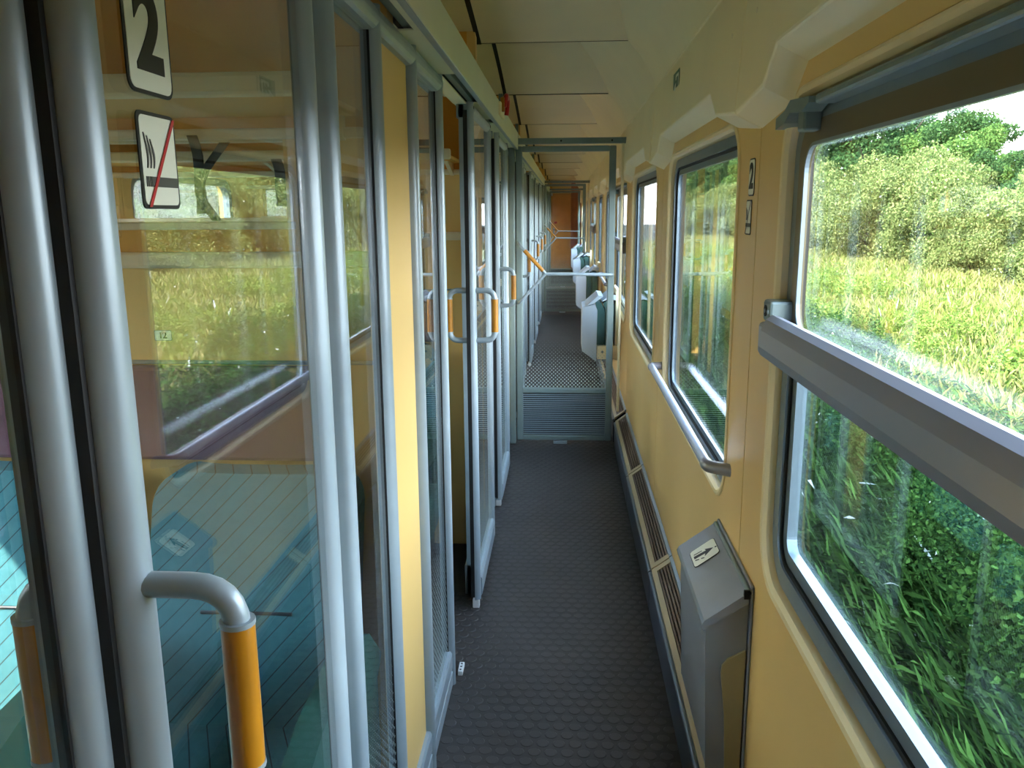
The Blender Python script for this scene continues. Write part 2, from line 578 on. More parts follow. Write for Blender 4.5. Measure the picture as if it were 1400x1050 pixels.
# ------------------------------------------------------------------ windows of the right wall
def window(n, b0, b1, opening):
    y0, y1 = bay_hole(b0, b1)
    y0 -= .0; y1 += .0
    e = 0.011
    y0 += e; y1 -= e
    z0, z1 = ZW0 + e, ZW1 - e
    w = empty('window_%d' % n, (0, 0, 0))
    N = 8
    R0 = HOLE_R - e
    def rr(i):
        return rrect(y0 + i, y1 - i, z0 + i, z1 - i, max(R0 - i, .02), N)
    xf = XW + 0.016
    fw = 0.038 if opening else 0.028
    iw = .026 if opening else .018
    MB().ring(rr(0), rr(fw), xf, xf + 0.02).build('frame', 'alu_frame', w)
    MB().ring(rr(fw), rr(fw + .008), xf + 0.005, xf + 0.022).build('gasket', 'black_rubber', w)
    cl = (lambda L: [(p[0], min(p[1], 1.25)) for p in L]) if opening else (lambda L: L)
    MB().ring(cl(rr(fw + .008)), cl(rr(fw + .008 + iw)), xf + 0.010, xf + (0.030 if opening else .020)).build('inner_frame', 'alu_frame', w)
    gi = fw + .004 + iw
    if not opening:
        g = MB(); lo = rr(gi); n_ = len(lo); xg = xf + 0.014
        g.add([(xg, *p) for p in lo] + [(xg + .005, *p) for p in lo], [tuple(range(n_)), tuple(range(2 * n_ - 1, n_ - 1, -1))])
        g.build('glass_pane', 'glass_window', w)
    else:
        zr = 1.265
        # lower pane and upper sliding sash
        lo = [p for p in rr(gi)]
        low = [(p[0], min(p[1], zr)) for p in lo]
        upp = [(p[0], max(p[1], zr)) for p in lo]
        for nm, loop, gm, xg in (('glass_pane', low, 'glass_lower', xf + 0.024), ('glass_pane', upp, 'glass_window', xf + 0.010)):
            n_ = len(loop)
            MB().add([(xg, *p) for p in loop] + [(xg + .005, *p) for p in loop], [tuple(range(n_)), tuple(range(2 * n_ - 1, n_ - 1, -1))]).build(nm, gm, w)
        # sash frame of the upper half
        a = rrect(y0 + fw - .002, y1 - fw + .002, zr - .01, z1 - fw + .002, .07, N)
        b = rrect(y0 + fw + .034, y1 - fw - .034, zr + .012, z1 - fw - .036, .05, N)
        MB().ring(a, b, xf - 0.002, xf + 0.009).build('sash_frame', 'bronze', w)
        a2 = rrect(y0 + fw + .033, y1 - fw - .033, zr + .010, z1 - fw - .035, .052, N)
        b2 = rrect(y0 + fw + .039, y1 - fw - .039, zr + .018, z1 - fw - .041, .045, N)
        MB().ring(a2, b2, xf - 0.003, xf + 0.004).build('sash_bead', 'alu', w)
        # grip rail across the middle
        prof = [(0.436, 1.215), (0.392, 1.218), (0.378, 1.228), (0.374, 1.245), (0.377, 1.275), (0.386, 1.296), (0.398, 1.304), (0.410, 1.302), (0.420, 1.290), (0.436, 1.286)]
        MB().prism(prof, y0 + .05, y1 - .05, 'y').build('grip_rail', 'rail_gray', w)
        for ye, sg in ((y1 - .05, 1), (y0 + .05, -1)):
            ya, yb = sorted((ye, ye + sg * .052))
            MB().bbox(0.384, 0.440, ya, yb, 1.222, 1.286, .008).build('rail_end', 'rail_gray', w)
            lk = MB().bbox(0.392, 0.440, ya, yb, 1.288, 1.330, .006).build('lock_block', 'alu_dark', w)
            yl = (ya + yb) / 2 + sg * 0.004
            MB().tube([(0.3905, yl, 1.309), (0.394, yl, 1.309)], .011, 16).build('lock_socket', 'black_rubber', lk)
            MB().tube([(0.3895, yl, 1.309), (0.394, yl, 1.309)], .0045, 4).build('lock_pin', 'alu', lk)
            MB().tube([(0.3905, yl - sg * .019, 1.309), (0.394, yl - sg * .019, 1.309)], .005, 12).build('screw', 'alu', lk)
        # top latch lever
        lv = MB().prism([(y1 + .010, 1.668), (y1 - .05, 1.676), (y1 - .085, 1.690), (y1 - .20, 1.682), (y1 - .20, 1.672), (y1 - .16, 1.662), (y1 - .085, 1.668), (y1 - .05, 1.654), (y1 + .010, 1.648)], 0.398, 0.432, 'x').build('latch_lever', 'alu_dark', w)
        MB().bbox(0.405, 0.436, y1 - .155, y1 - .115, 1.632, 1.668, .004).build('latch_block', 'alu_dark', w)
        # roller blind housing over the sash
        MB().bbox(0.405, 0.44, y0 + .08, y1 - .21, 1.668, 1.684, .005).build('blind_rail', 'alu_dark', w)
    return w
wn_lab = {True: 'half-opening window with grey grip rail across its middle', False: 'fixed single-pane window with rounded grey frame'}
for i, (b0, b1) in enumerate(bays):
    if i == 0: continue
    opening = (i % 3 == 1)
    wi = window(i + 1, b0, b1, opening)
    lab = wn_lab[opening]
    if i == 1: lab = 'half-opening window with grey grip rail, beside the grey waste bin'
    elif i == 2: lab = 'fixed window with a blue-grey handrail across its sill'
    elif i == 3: lab = 'fixed window without handrail, just before the first glazed swing door'
    elif i > 3: lab += ' beyond the first glazed swing door'
    else: lab += ' in the corridor end without swing doors'
    tag(wi, lab, 'window', 'corridor windows', 'structure')

# ------------------------------------------------------------------ ceiling: cove vault, scooped panels
ceil = empty('ceiling')
tag(ceil, 'cream ceiling with curved side cove and scooped panels', 'ceiling', kind='structure')
vault = [(0.384, 1.998), (0.372, 2.035), (0.345, 2.09), (0.305, 2.148), (0.262, 2.198), (0.21, 2.25), (0.15, 2.295), (0.08, 2.335), (0.0, 2.365), (-0.10, 2.39), (-0.25, 2.41), (-0.55, 2.42)]
cuts = [YB, -0.05, 1.85, 3.68, GATE_Y[0], 7.0, 8.8, 10.6, GATE_Y[1], 14.2, GATE_Y[2], 18.8, YE]
for a, b in zip(cuts[:-1], cuts[1:]):
    mb = MB()
    pts0 = [(x, a + .002, z) for x, z in vault]; pts1 = [(x, b - .002, z) for x, z in vault]
    mb.strip(pts0, pts1, True)
    th0 = [(x + .004, a + .002, z + .03) for x, z in vault]; th1 = [(x + .004, b - .002, z + .03) for x, z in vault]
    mb.strip(th0, th1, True); mb.strip(pts0, th0, False); mb.strip(pts1, th1, False)
    mb.build('cove_panel', 'beige', ceil)
    # scooped middle panel: high at its near end, low at its far end
    n = 14
    zz = lambda t: 2.195 + 0.20 * (1 - t ** 1.7)
    low0 = [(-0.56, a + (b - a) * t / n, zz(t / n)) for t in range(n + 1)]
    low1 = [(0.375, a + (b - a) * t / n, zz(t / n)) for t in range(n + 1)]
    hi0 = [(p[0], p[1], p[2] + .012) for p in low0]; hi1 = [(p[0], p[1], p[2] + .012) for p in low1]
    mb = MB()
    mb.strip(low0, low1, True); mb.strip(hi0, hi1, True); mb.strip(low0, hi0, False); mb.strip(low1, hi1, False)
    mb.add([low0[-1], low1[-1], hi1[-1], hi0[-1]], [(0, 1, 2, 3)]); mb.add([low0[0], low1[0], hi1[0], hi0[0]], [(3, 2, 1, 0)])
    cp = mb.build('ceiling_panel', 'beige_ceiling', ceil)
    # black joint strip running down the scoop
    s0 = [(-0.372, p[1], p[2] - .003) for p in low0]; s1 = [(-0.352, p[1], p[2] - .003) for p in low0]
    mb = MB(); mb.strip(s0, s1, True)
    t0 = [(p[0], p[1], p[2] + .003) for p in s0]; t1 = [(p[0], p[1], p[2] + .003) for p in s1]
    mb.strip(t0, t1, True); mb.strip(s0, t0, False); mb.strip(s1, t1, False)
    mb.build('joint_strip', 'black_rubber', cp)
    MB().box(-.50, .262, b - .007, b - .003, 2.1925 if b in GATE_Y else 2.1942, 2.197).build('panel_edge', 'dark_gap' if b in GATE_Y else 'bronze', cp)
    # hanger post under the joint
    MB().bbox(-0.40, -0.375, b - .03, b - .004, 1.98, 2.2, .003).build('hanger_post', 'alu_dark', cp)
# roof shell
MB().box(-2.15, 0.5, YB - .15, YE + .15, 2.47, 2.55).build('roof', 'outer_skin', ceil)
MB().box(XW + .02, XW + .078, YB - .15, YE + .15, 2.40, 2.50).build('roof_edge', 'outer_skin', ceil)
# compartments' ceilings
MB().box(-2.06, -0.56, YB, YE, 2.36, 2.38).build('compartment_ceiling', 'beige', ceil)

# ------------------------------------------------------------------ end walls
we = empty('wall_far', (0, YE, 0)); tag(we, 'wood-veneered end wall of the coach', 'wall', kind='structure')
MB().box(-2.06, -0.30, 0, .06, 0, 2.42).build('wall_panel', 'orange_panel', we)
MB().box(0.18, 0.44, 0, .06, 0, 2.42).build('wall_panel', 'wood_dark', we)
MB().box(-0.30, 0.18, 0, .06, 1.93, 2.42).build('wall_panel', 'yellow', we)
wb = MB().box(-2.06, 0.44, YB - .06, YB, 0, 2.42).build('wall_back_added', 'yellow'); tag(wb, 'added yellow end wall behind the viewer, cutting light from behind', 'wall', kind='structure')  # unseen end wall, set close here to cut light from behind
MB().box(-2.06, 0.5, .08, .10, 0, 2.42).build('end_backing', 'wood_dark', we)  # added behind the door to stop sky light leaking round it
de = empty('door_9', (0, YE, 0)); tag(de, 'orange-brown wooden end door at the far end of the corridor', 'door', kind='structure')
MB().bbox(-0.295, 0.175, -.02, .03, 0.01, 1.925, .006).build('door_leaf', 'wood_door', de)
MB().bbox(-0.27, -0.23, -.05, -.02, 0.95, 1.10, .008).build('lock_plate', 'alu', de)
MB().tube(arc_path([(-0.25, -.03, 1.05), (-0.25, -.07, 1.05), (-0.14, -.07, 1.05)], .02), .009).build('handle', 'black_rubber', de)
MB().bbox(-0.24, -0.17, -.024, -.02, 1.20, 1.25, .001).build('red_label', 'sign_red', de)

# ------------------------------------------------------------------ header box above the sliding doors
hd = empty('trim_1', (0, 0, 0)); tag(hd, 'pale green-grey header box over the sliding doors', 'header', kind='structure')
HL, HX = 1.872, -0.283
def header(y0, y1):
    MB().bbox(HX - .004, HX, y0, y1, HL, 1.972, .002).build('header_face', 'header_paint', hd)
    MB().bbox(-0.50, HX - .002, y0, y1, 1.967, 1.973, .002).build('header_top', 'header_paint', hd)
    MB().bbox(HX - .020, HX - .004, y0, y1, HL, HL + .005, .0015).build('header_lip', 'alu', hd)
    MB().bbox(-0.52, -0.505, y0, y1, 1.99, 2.40, .002).build('upper_wall', 'beige', hd)
    MB().box(-0.395, HX - .004, y0, y1, HL + .055, HL + .06).build('track_bed', 'dark_gap', hd)
    MB().bbox(-0.345, -0.325, y0, y1, HL + .012, HL + .05, .003).build('track_rail', 'alu_dark', hd)
header(YB, GATE_Y[0] - .02); header(GATE_Y[0] + .06, GATE_Y[1] - .03); header(GATE_Y[1] + .06, GATE_Y[2] - .03); header(GATE_Y[2] + .05, YE)
# cover plates under the track with open slots between them
for y0, y1 in ((-1.6, -0.2), (-0.1, 1.55), (1.83, 2.40), (3.02, 3.55), (3.70, 5.1), (5.4, 8.0), (8.3, 12.2)):
    MB().bbox(-0.392, HX - .004, y0, y1, HL + .003, HL + .007, .0015).build('cover_plate', 'header_paint', hd)
MB().bbox(-0.392, -0.345, 2.40, 3.02, HL + .001, HL + .006, .0015).build('cover_plate', 'beige', hd)
MB().bbox(-0.318, HX - .02, 1.55, 1.83, HL + .003, HL + .007, .0015).build('cover_plate', 'header_paint', hd)

# ------------------------------------------------------------------ glazed partition (fixed posts and panes)
wl = empty('wall_left'); tag(wl, 'glazed partition of pale metal posts between corridor and compartments', 'wall', kind='structure')
PR = 0.0165
def post(y, seals=(1, 1), parent=None, x=XP, z0=0.0, z1=1.875):
    # pale post: round nose to the corridor, flat rebate behind
    prof = []
    for k in range(9):
        a = math.radians(-90 + 180 * k / 8)
        prof.append((x + 0.007 + 0.017 * math.cos(a), y + PR * math.sin(a)))
    prof += [(x - .012, y + PR), (x - .012, y - PR)]
    o = MB().prism(prof, z0, z1, 'z', True).build('post', 'alu', parent or wl)
    o.modifiers.new('split', 'EDGE_SPLIT').split_angle = math.radians(40)
    for sd, on in zip((-1, 1), seals):
        if on:
            MB().box(x - .005, x + .005, *sorted((y + sd * PR, y + sd * (PR + .003))), .1, 1.84).build('glazing_seal', 'black_rubber', o)
    return o
def rails(y0, y1):
    a = []
    for k in range(9):
        t = math.radians(-90 + 180 * k / 8)
        a.append((XP + .006 + .018 * math.cos(t), 1.853 + .024 * math.sin(t)))
    a += [(XP - .02, 1.877), (XP - .02, 1.829)]
    MB().prism(a, y0, y1, 'y').build('top_rail', 'alu', wl)
    b = [(XP - .02, 0), (XP + .012, 0), (XP + .016, .004), (XP + .016, .05), (XP + .009, .056), (XP + .016, .062), (XP + .016, .112), (XP + .011, .122), (XP - .02, .122)]
    MB().prism(b, y0, y1, 'y').build('bottom_rail', 'alu', wl)
def pane(y0, y1):
    MB().bbox(XP - .003, XP + .003, y0, y1, .12, 1.832, .0005, 1).build('glass_pane', 'glass_dots_y', wl)
comp_n = range(-1, 12)
for k in comp_n:
    S = S0 + PITCH * k
    if S + PITCH > YE + .2:
        continue
    if k % 2 == 0:
        ys = [S + .13, S + .476, S + 1.222, S + 1.55]
        op = (S + .48, S + 1.20)
    else:
        ys = [S + .17, S + .585, S + 1.24, S + 1.57]
        op = (S + .62, S + 1.22)
    for y, sl in zip(ys, ((0, 1), (1, 0), (0, 1), (1, 0))):
        post(y, sl)
    rails(ys[0] - PR, ys[1] + PR); rails(ys[2] - PR, ys[3] + PR)
    pane(ys[0] + PR, ys[1] - PR); pane(ys[2] + PR, ys[3] - PR)
    # yellow end panel of the dividing wall between two compartments
    nxt = S + PITCH + (.17 if k % 2 == 0 else .13)
    rails(ys[3] + PR, nxt - PR)
    MB().bbox(XP - .02, XP + .002, ys[3] + PR + .004, nxt - PR - .004, .122, 1.83, .002).build('end_panel', 'yellow', wl)

# ------------------------------------------------------------------ sliding doors
XD = -0.328
def tube_handle(mb_p, door, y, sx):
    za, zb = 1.045, 1.225
    pr = .082
    path = arc_path([(sx * .012, y, zb), (sx * pr, y, zb), (sx * pr, y, za), (sx * .012, y, za)], .045, 6)
    h = MB().tube(path, .0102, 14).build('handle', 'alu', door)
    MB().tube([(sx * pr, y, 1.195), (sx * pr, y, 1.075)], .0128, 16).build('grip', 'gold_grip', h)
    MB().tube([(sx * pr, y, 1.198), (sx * pr, y, 1.194)], .0134, 16).build('grip_collar', 'alu', h)
    MB().tube([(sx * pr, y, 1.076), (sx * pr, y, 1.072)], .0134, 16).build('grip_collar', 'alu', h)
def sliding_door(n, y0, w, label):
    d = empty('door_%d' % n, (XD, y0, 0))
    tag(d, label, 'door', 'sliding compartment doors', 'structure')
    for yy, rp, sd in ((.022, .0185, -1), (w - .022, .0185, 1)):
        pts = []
        for k in range(13):
            a = math.radians(-100 + 200 * k / 12)
            pts.append((-0.002 + .0195 * math.cos(a), yy + rp * math.sin(a)))
        o = MB().prism(pts, .035, 1.868, 'z', True).build('stile', 'alu', d)
        o.modifiers.new('split', 'EDGE_SPLIT').split_angle = math.radians(40)
        MB().tube([(.0165, yy, 1.85), (.0185, yy, 1.85)], .006, 12).build('screw', 'sign_gray', o)
        MB().box(-.018, -.004, *sorted((yy + sd * (rp - .005), yy + sd * (rp + .006))), .05, 1.84).build('stile_seal', 'black_rubber', o)
    a = []
    for k in range(9):
        t = math.radians(-90 + 180 * k / 8)
        a.append((-.002 + .02 * math.cos(t), 1.846 + .02 * math.sin(t)))
    MB().prism(a, .046, w - .043, 'y').build('top_rail', 'alu', d)
    a = [(-.012, .035), (.016, .035), (.020, .042), (.020, .105), (.012, .118), (-.012, .118)]
    MB().prism(a, .046, w - .043, 'y').build('bottom_rail', 'alu', d)
    MB().bbox(-.003, .003, .044, w - .041, .115, 1.83, .0005, 1).build('glass_pane', 'glass_dots_y' if n != 1 else 'glass_door', d)
    MB().bbox(-.014, .012, .004, .03, .002, .036, .003).build('foot_guide', 'steel_white', d)
    tube_handle(None, d, .022, 1)
    tube_handle(None, d, .022, -1)
    return d
sliding_door(1, .540, .548, 'closed sliding glass door carrying the large 2 and no-smoking signs')
sliding_door(2, 2.915, .70, 'sliding glass door pushed open, its compartment doorway clear')
sliding_door(3, S0 + 2 * PITCH + .46, .66, 'closed sliding glass door next to the first glazed swing door')
di = 4
for k in (3, 4, 5, 6):
    S = S0 + PITCH * k
    sliding_door(di, S + (.46 if k % 2 == 0 else .58) + (.45 if k == 4 else 0), .66, ['', '', '', 'closed sliding glass door in the bay right behind the first swing door', 'half-open sliding glass door beyond the first swing door', 'closed sliding glass door between the half-open one and second swing door', 'closed sliding glass door right before the second swing door'][k])
    di += 1
# door stop on the floor at the doorway
gd = empty('door_stop', (-0.332, 2.475, 0)); tag(gd, 'small white metal floor guide with holes at the open doorway', 'floor guide')
MB().bbox(-.008, .008, -.03, .03, 0.0022, .018, .002).build('guide_block', 'steel_white', gd)
for q in (-.018, 0, .018):
    MB().tube([(0, q, .0175), (0, q, .0188)], .0035, 10).build('screw_hole', 'sign_black', gd)

# ------------------------------------------------------------------ swing doors across the corridor
def gate(n, Y, label):
    g = empty('door_%d' % n, (0, Y, 0))
    tag(g, label, 'door', 'glazed swing doors across the corridor', 'structure')
    x0, x1 = -0.300, 0.318
    fw, t = .042, .018
    # header beam and side jamb belong to the fixed frame
    hb = MB().bbox(-0.315, 0.384, -.02, .02, 1.905, 1.94, .003).build('header_beam', 'alu_dark', g)
    for xx in (-.02, .29):
        MB().tube([(xx, -.0205, 1.922), (xx, -.0225, 1.922)], .006, 10).build('screw', 'sign_black', hb)
    MB().bbox(-0.345, -0.306, -.025, .02, 0, 1.94, .006).build('jamb', 'alu_dark', g)
    MB().bbox(0.350, 0.366, -.012, .02, .22, 1.905, .004).build('jamb', 'beige', g)
    for xa, xb in ((x0, x0 + fw), (x1 - fw, x1)):
        MB().bbox(xa, xb, -t, t, .025, 1.893, .007).build('stile', 'alu_dark', g)
    for za, zb, nm in ((1.859, 1.893, 'top_rail'), (.34, .375, 'middle_rail'), (.025, .06, 'bottom_rail')):
        MB().bbox(x0 + fw - .002, x1 - fw + .002, -t + .001, t - .001, za, zb, .006).build(nm, 'alu_dark', g)
    MB().bbox(x0 + fw, x1 - fw, -.003, .003, .37, 1.865, .0005, 1).build('glass_pane', 'glass_dots_x', g)
    lv = MB()
    for i in range(20):
        z = .066 + i * .0138
        lv.box(x0 + fw, x1 - fw, -.012, -.004, z, z + .0062)
    lo = lv.build('louvre', 'alu', g); lo['kind'] = 'stuff'
    MB().box(x0 + fw, x1 - fw, .002, .006, .06, .34).build('louvre_backing', 'dark_gap', g)
    # forked push bar
    yb = -.062
    hub = (-.112, yb, 1.118)
    pb = MB()
    pb.tube(arc_path([(x1 - .016, -.015, 1.112), (x1 - .016, yb, 1.112), hub], .03), .0105, 12)
    pb.tube(arc_path([hub, (x0 + .03, yb, 1.29), (x0 + .016, -.015, 1.31)], .03), .0095, 12)
    pb.tube(arc_path([hub, (x0 + .03, yb, .945), (x0 + .016, -.015, .93)], .03), .0095, 12)
    pbo = pb.build('push_bar', 'alu', g)
    d = Vector((x0 + .03, yb, 1.29)) - Vector(hub)
    MB().tube([Vector(hub) + d * .10, Vector(hub) + d * .84], .0122, 14).build('grip', 'gold_grip', pbo)
    MB().bbox(-.06, .03, -.03, .0, .004, .022, .003).build('floor_catch', 'alu', g)
    return g
gate(10, GATE_Y[0], 'nearest glazed swing door with forked push bar and louvred foot')
gate(11, GATE_Y[1], 'second glazed swing door, seen through the first one')
gate(12, GATE_Y[2], 'third glazed swing door, just before the wooden end door')

# ------------------------------------------------------------------ heater duct along the window wall
def heater(y0, y1, label):
    h = empty('heater_cover', (0, y0, 0))
    tag(h, label, 'heater', 'heater covers along the window wall')
    L = y1 - y0
    g0, g1 = .004, L - .004
    MB().prism([(.335, .0), (.420, .0), (.420, .15), (.345, .15), (.335, .14)], g0, g1, 'y').build('kick_plate', 'kick_dark', h)
    MB().tube([(.338, g0, .148), (.338, g1, .148)], .009, 10).build('rim', 'rim_blue', h)
    def P(t, dz=0):   # point across the sloping top, t 0..1
        return (.342 + .072 * t, .158 + .054 * t + dz)
    def band(t0, t1, nm, m, hgt=.004, base=0.0):
        a, b = P(t0), P(t1)
        MB().prism([(a[0], a[1] + base), (b[0], b[1] + base), (b[0], b[1] + hgt), (a[0], a[1] + hgt)], g0, g1, 'y').build(nm, m, h)
    MB().prism([P(0, -.02), P(1, -.02), P(1, -.008), P(0, -.008)], g0, g1, 'y').build('duct_bed', 'dark_gap', h)
    band(0, .22, 'inner_band', 'grille_beige', .006, -.008)
    band(.90, 1.05, 'outer_band', 'alu_frame', .008, -.008)
    for e0, e1 in ((g0, g0 + .035), (g1 - .035, g1)):
        a, b = P(.2, .005), P(.92, .005)
        MB().prism([(a[0], a[1] - .01), (b[0], b[1] - .01), b, a], e0, e1, 'y').build('end_band', 'grille_beige', h)
    for i in range(5):
        t = .26 + i * .135
        a, b = P(t), P(t + .075)
        MB().prism([(a[0], a[1] - .006), (b[0], b[1] - .006), (b[0], b[1] + .003), (a[0], a[1] + .003)], g0 + .03, g1 - .03, 'y').build('grille_slat', 'grille_brown', h)
    cb = MB()
    y = g0 + .05
    while y < g1 - .04:
        a, b = P(.23, -.003), P(.9, -.003)
        cb.prism([(a[0], a[1] - .003), (b[0], b[1] - .003), b, a], y, y + .0035, 'y')
        y += .03
    c = cb.build('grille_crossbar', 'grille_brown', h); c['kind'] = 'stuff'
    return h
hy = [YB, 0.3, 1.60, 2.95, 4.10, 5.22]
hl = ['heater cover below the half-opening window, next to the back end', 'heater cover under the half-opening window before the waste bin', 'heater cover with slotted grille behind the waste bin', 'heater cover with slotted grille under the handrail window', 'heater cover with slotted grille ending at the first swing door']
for a, b, l in zip(hy[:-1], hy[1:], hl):
    heater(a, b, l)
y = 5.30
i = 0
while y < YE - 1:
    heater(y, min(y + 2.3, YE), 'slotted heater cover ' + ['under the first folded jump seat', 'under the second folded jump seat', 'before the second swing door', 'passing below the second swing door jamb', 'under the jump seat between second and third swing doors', 'passing the third swing door', 'at the wooden end door'][i])
    y += 2.3; i += 1
# low black skirting on the partition side is the partition's own bottom rail

# ------------------------------------------------------------------ waste bin on the window wall
def waste_bin(y0, label):
    b = empty('waste_bin', (XW, y0, 0.245)); tag(b, label, 'waste bin', 'wall waste bins')
    w = .40
    z0 = 0.0
    # local: x negative into the corridor, z from bin bottom
    MB().bbox(-.008, -.0005, 0, w + .012, z0, .452, .003).build('back_plate', 'bin_gray', b)
    body = [(-.010, z0), (-.088, z0), (-.100, .30), (-.100, .348), (-.010, .410)]
    o = MB().prism(body, .006, w, 'y').build('body', 'bin_gray', b)
    bv = o.modifiers.new('bevel', 'BEVEL'); bv.width = .006; bv.segments = 2; bv.limit_method = 'ANGLE'
    # raised liner panel on the near side
    pr = [(-.012, .0), (-.045, .0), (-.052, .14), (-.064, .245), (-.062, .262), (-.050, .278), (-.012, .300)]
    sp = MB().prism(pr, .0005, .006, 'y').build('side_panel', 'bin_side', b)
    # sloping lid
    lid = [(-.012, .442), (-.106, .372), (-.111, .362), (-.108, .348), (-.012, .416)]
    lo = MB().prism(lid, -.004, w + .010, 'y').build('lid', 'bin_gray', b)
    bv = lo.modifiers.new('bevel', 'BEVEL'); bv.width = .005; bv.segments = 2; bv.limit_method = 'ANGLE'
    MB().tube([(-.012, .0, .440), (-.012, w + .006, .440)], .006, 10).build('hinge', 'alu_dark', b)
    MB().bbox(-.024, -.010, -.0045, .002, .424, .446, .002).build('hinge_clip', 'black_rubber', b)
    MB().tube([(-.012, -.006, .440), (-.012, -.003, .440)], .004, 10).build('hinge_pin', 'sign_black', b)
    # pictogram sticker on the lid
    ux = Vector((-.094, 0, -.070)).normalized()          # down the lid
    uy = Vector((0, 1, 0))
    nrm = ux.cross(uy).normalized()
    if nrm.z < 0: nrm = -nrm
    org = Vector((-.059, w - .115, .407)) + nrm * .0015
    def PP(u, v): return org + uy * u + (-ux) * v
    M4 = Matrix.Identity(4)
    for i in range(3):
        M4[i][0] = (-ux)[i]; M4[i][1] = (uy)[i]; M4[i][2] = nrm[i]; M4[i][3] = org[i]
    def rr(u0, u1, v0, v1, r):
        return [(p[0], p[1]) for p in rrect(u0, u1, v0, v1, r, 4)]
    st0 = flat(rr(-.038, .038, -.046, .046, .010), M4, .0006).build('sticker_border', 'sign_black', b)
    flat(rr(-.0362, .0362, -.0442, .0442, .009), M4 @ Matrix.Translation((0, 0, .0006)), .0004).build('sticker', 'sign_white', st0)
    M5 = M4 @ Matrix.Translation((0, 0, .0010))
    arrow = [[(-.030, .010), (.006, .004), (.004, .014), (.026, -.004), (-.002, -.020), (.002, -.008), (-.030, -.004)],
             [(-.028, .016), (-.004, .013), (-.004, .016), (-.028, .020)],
             [(-.030, -.014), (-.020, -.020), (-.018, -.017), (-.028, -.010)], [(-.014, -.022), (-.006, -.028), (-.004, -.025), (-.012, -.019)],
             [(.029, -.008), (.033, -.012), (.036, -.008), (.032, -.004)]]
    flat(arrow, M5, .0004).build('pictogram', 'sign_black', st0)
    return b
waste_bin(1.690, 'grey waste bin with sloping lid beside the half-opening window')
waste_bin(6.95, 'small grey waste bin between the folded jump seats')

# ------------------------------------------------------------------ handrail under the fixed window
def handrail(y0, y1, label):
    r = empty('handrail', (0.37, y0, .862)); tag(r, label, 'handrail', 'window handrails')
    L = y1 - y0
    prof = [(.012 * math.cos(a) * 1.05, .017 * math.sin(a)) for a in [math.radians(30 * k) for k in range(12)]]
    MB().prism(prof, .03, L - .03, 'y', True).build('rail', 'bar_blue', r)
    for a, b, e in ((0.045, 0.0, .0), (L - .045, L, .0)):
        pa = arc_path([(0, a, 0), (0.0, (a * .4 + b * .6), 0), (.062, b + (-.018 if b == 0 else .018), -.002)], .012, 4)
        MB().tube(pa, .0165, 12).build('end_bracket', 'rail_gray', r)
    return r
handrail(2.02, 3.44, 'blue-grey handrail across the fixed window near the waste bin')
handrail(7.36, 8.70, 'blue-grey handrail beyond the first swing door')

# ------------------------------------------------------------------ folding jump seats beyond the swing door
def jump_seat(y0, label):
    s = empty('jump_seat', (XW - .014, y0, 0)); tag(s, label, 'jump seat', 'folded jump seats')
    w = .40
    # folded-up seat: pale shell outside, green cushions inside
    MB().prism([(-.268, .50), (-.165, .425), (-.160, .80), (-.178, .842), (-.268, .818)], .0, w, 'y').build('seat_shell', 'seat_shell', s)
    MB().prism([(-.164, .545), (-.112, .545), (-.104, .62), (-.106, .80), (-.135, .852), (-.176, .848), (-.158, .80)], .008, w - .008, 'y').build('seat_cushion', 'seat_green', s)
    MB().prism([(-.108, .545), (-.048, .545), (-.040, .62), (-.040, .84), (-.085, .872), (-.122, .846), (-.100, .80), (-.098, .62)], .008, w - .008, 'y').build('back_cushion', 'seat_green', s)
    MB().prism([(-.238, .832), (-.155, .905), (-.120, .900), (-.185, .848)], .0, w, 'y').build('top_cover', 'seat_shell', s)
    MB().prism([(-.130, .862), (-.070, .912), (-.022, .905), (-.030, .872), (-.085, .878)], .0, w, 'y').build('back_cover', 'seat_shell', s)
    br = MB().bbox(-.160, -.004, .0, w, .440, .540, .008).build('bracket', 'beige', s)
    MB().tube([(-.12, -.003, .495), (-.12, .001, .495)], .009, 10).build('bolt', 'alu_dark', br)
    MB().bbox(-.030, -.004, .02, w - .02, .43, .95, .006).build('back_plate', 'beige', s)
    return s
for y, l in ((5.95, 'folded jump seat closest to the first swing door, pale shell and green cushions'), (8.95, 'second folded jump seat behind the first swing door'), (12.0, 'folded jump seat right before the second swing door'), (15.2, 'folded jump seat between second and third swing doors')):
    jump_seat(y, l)

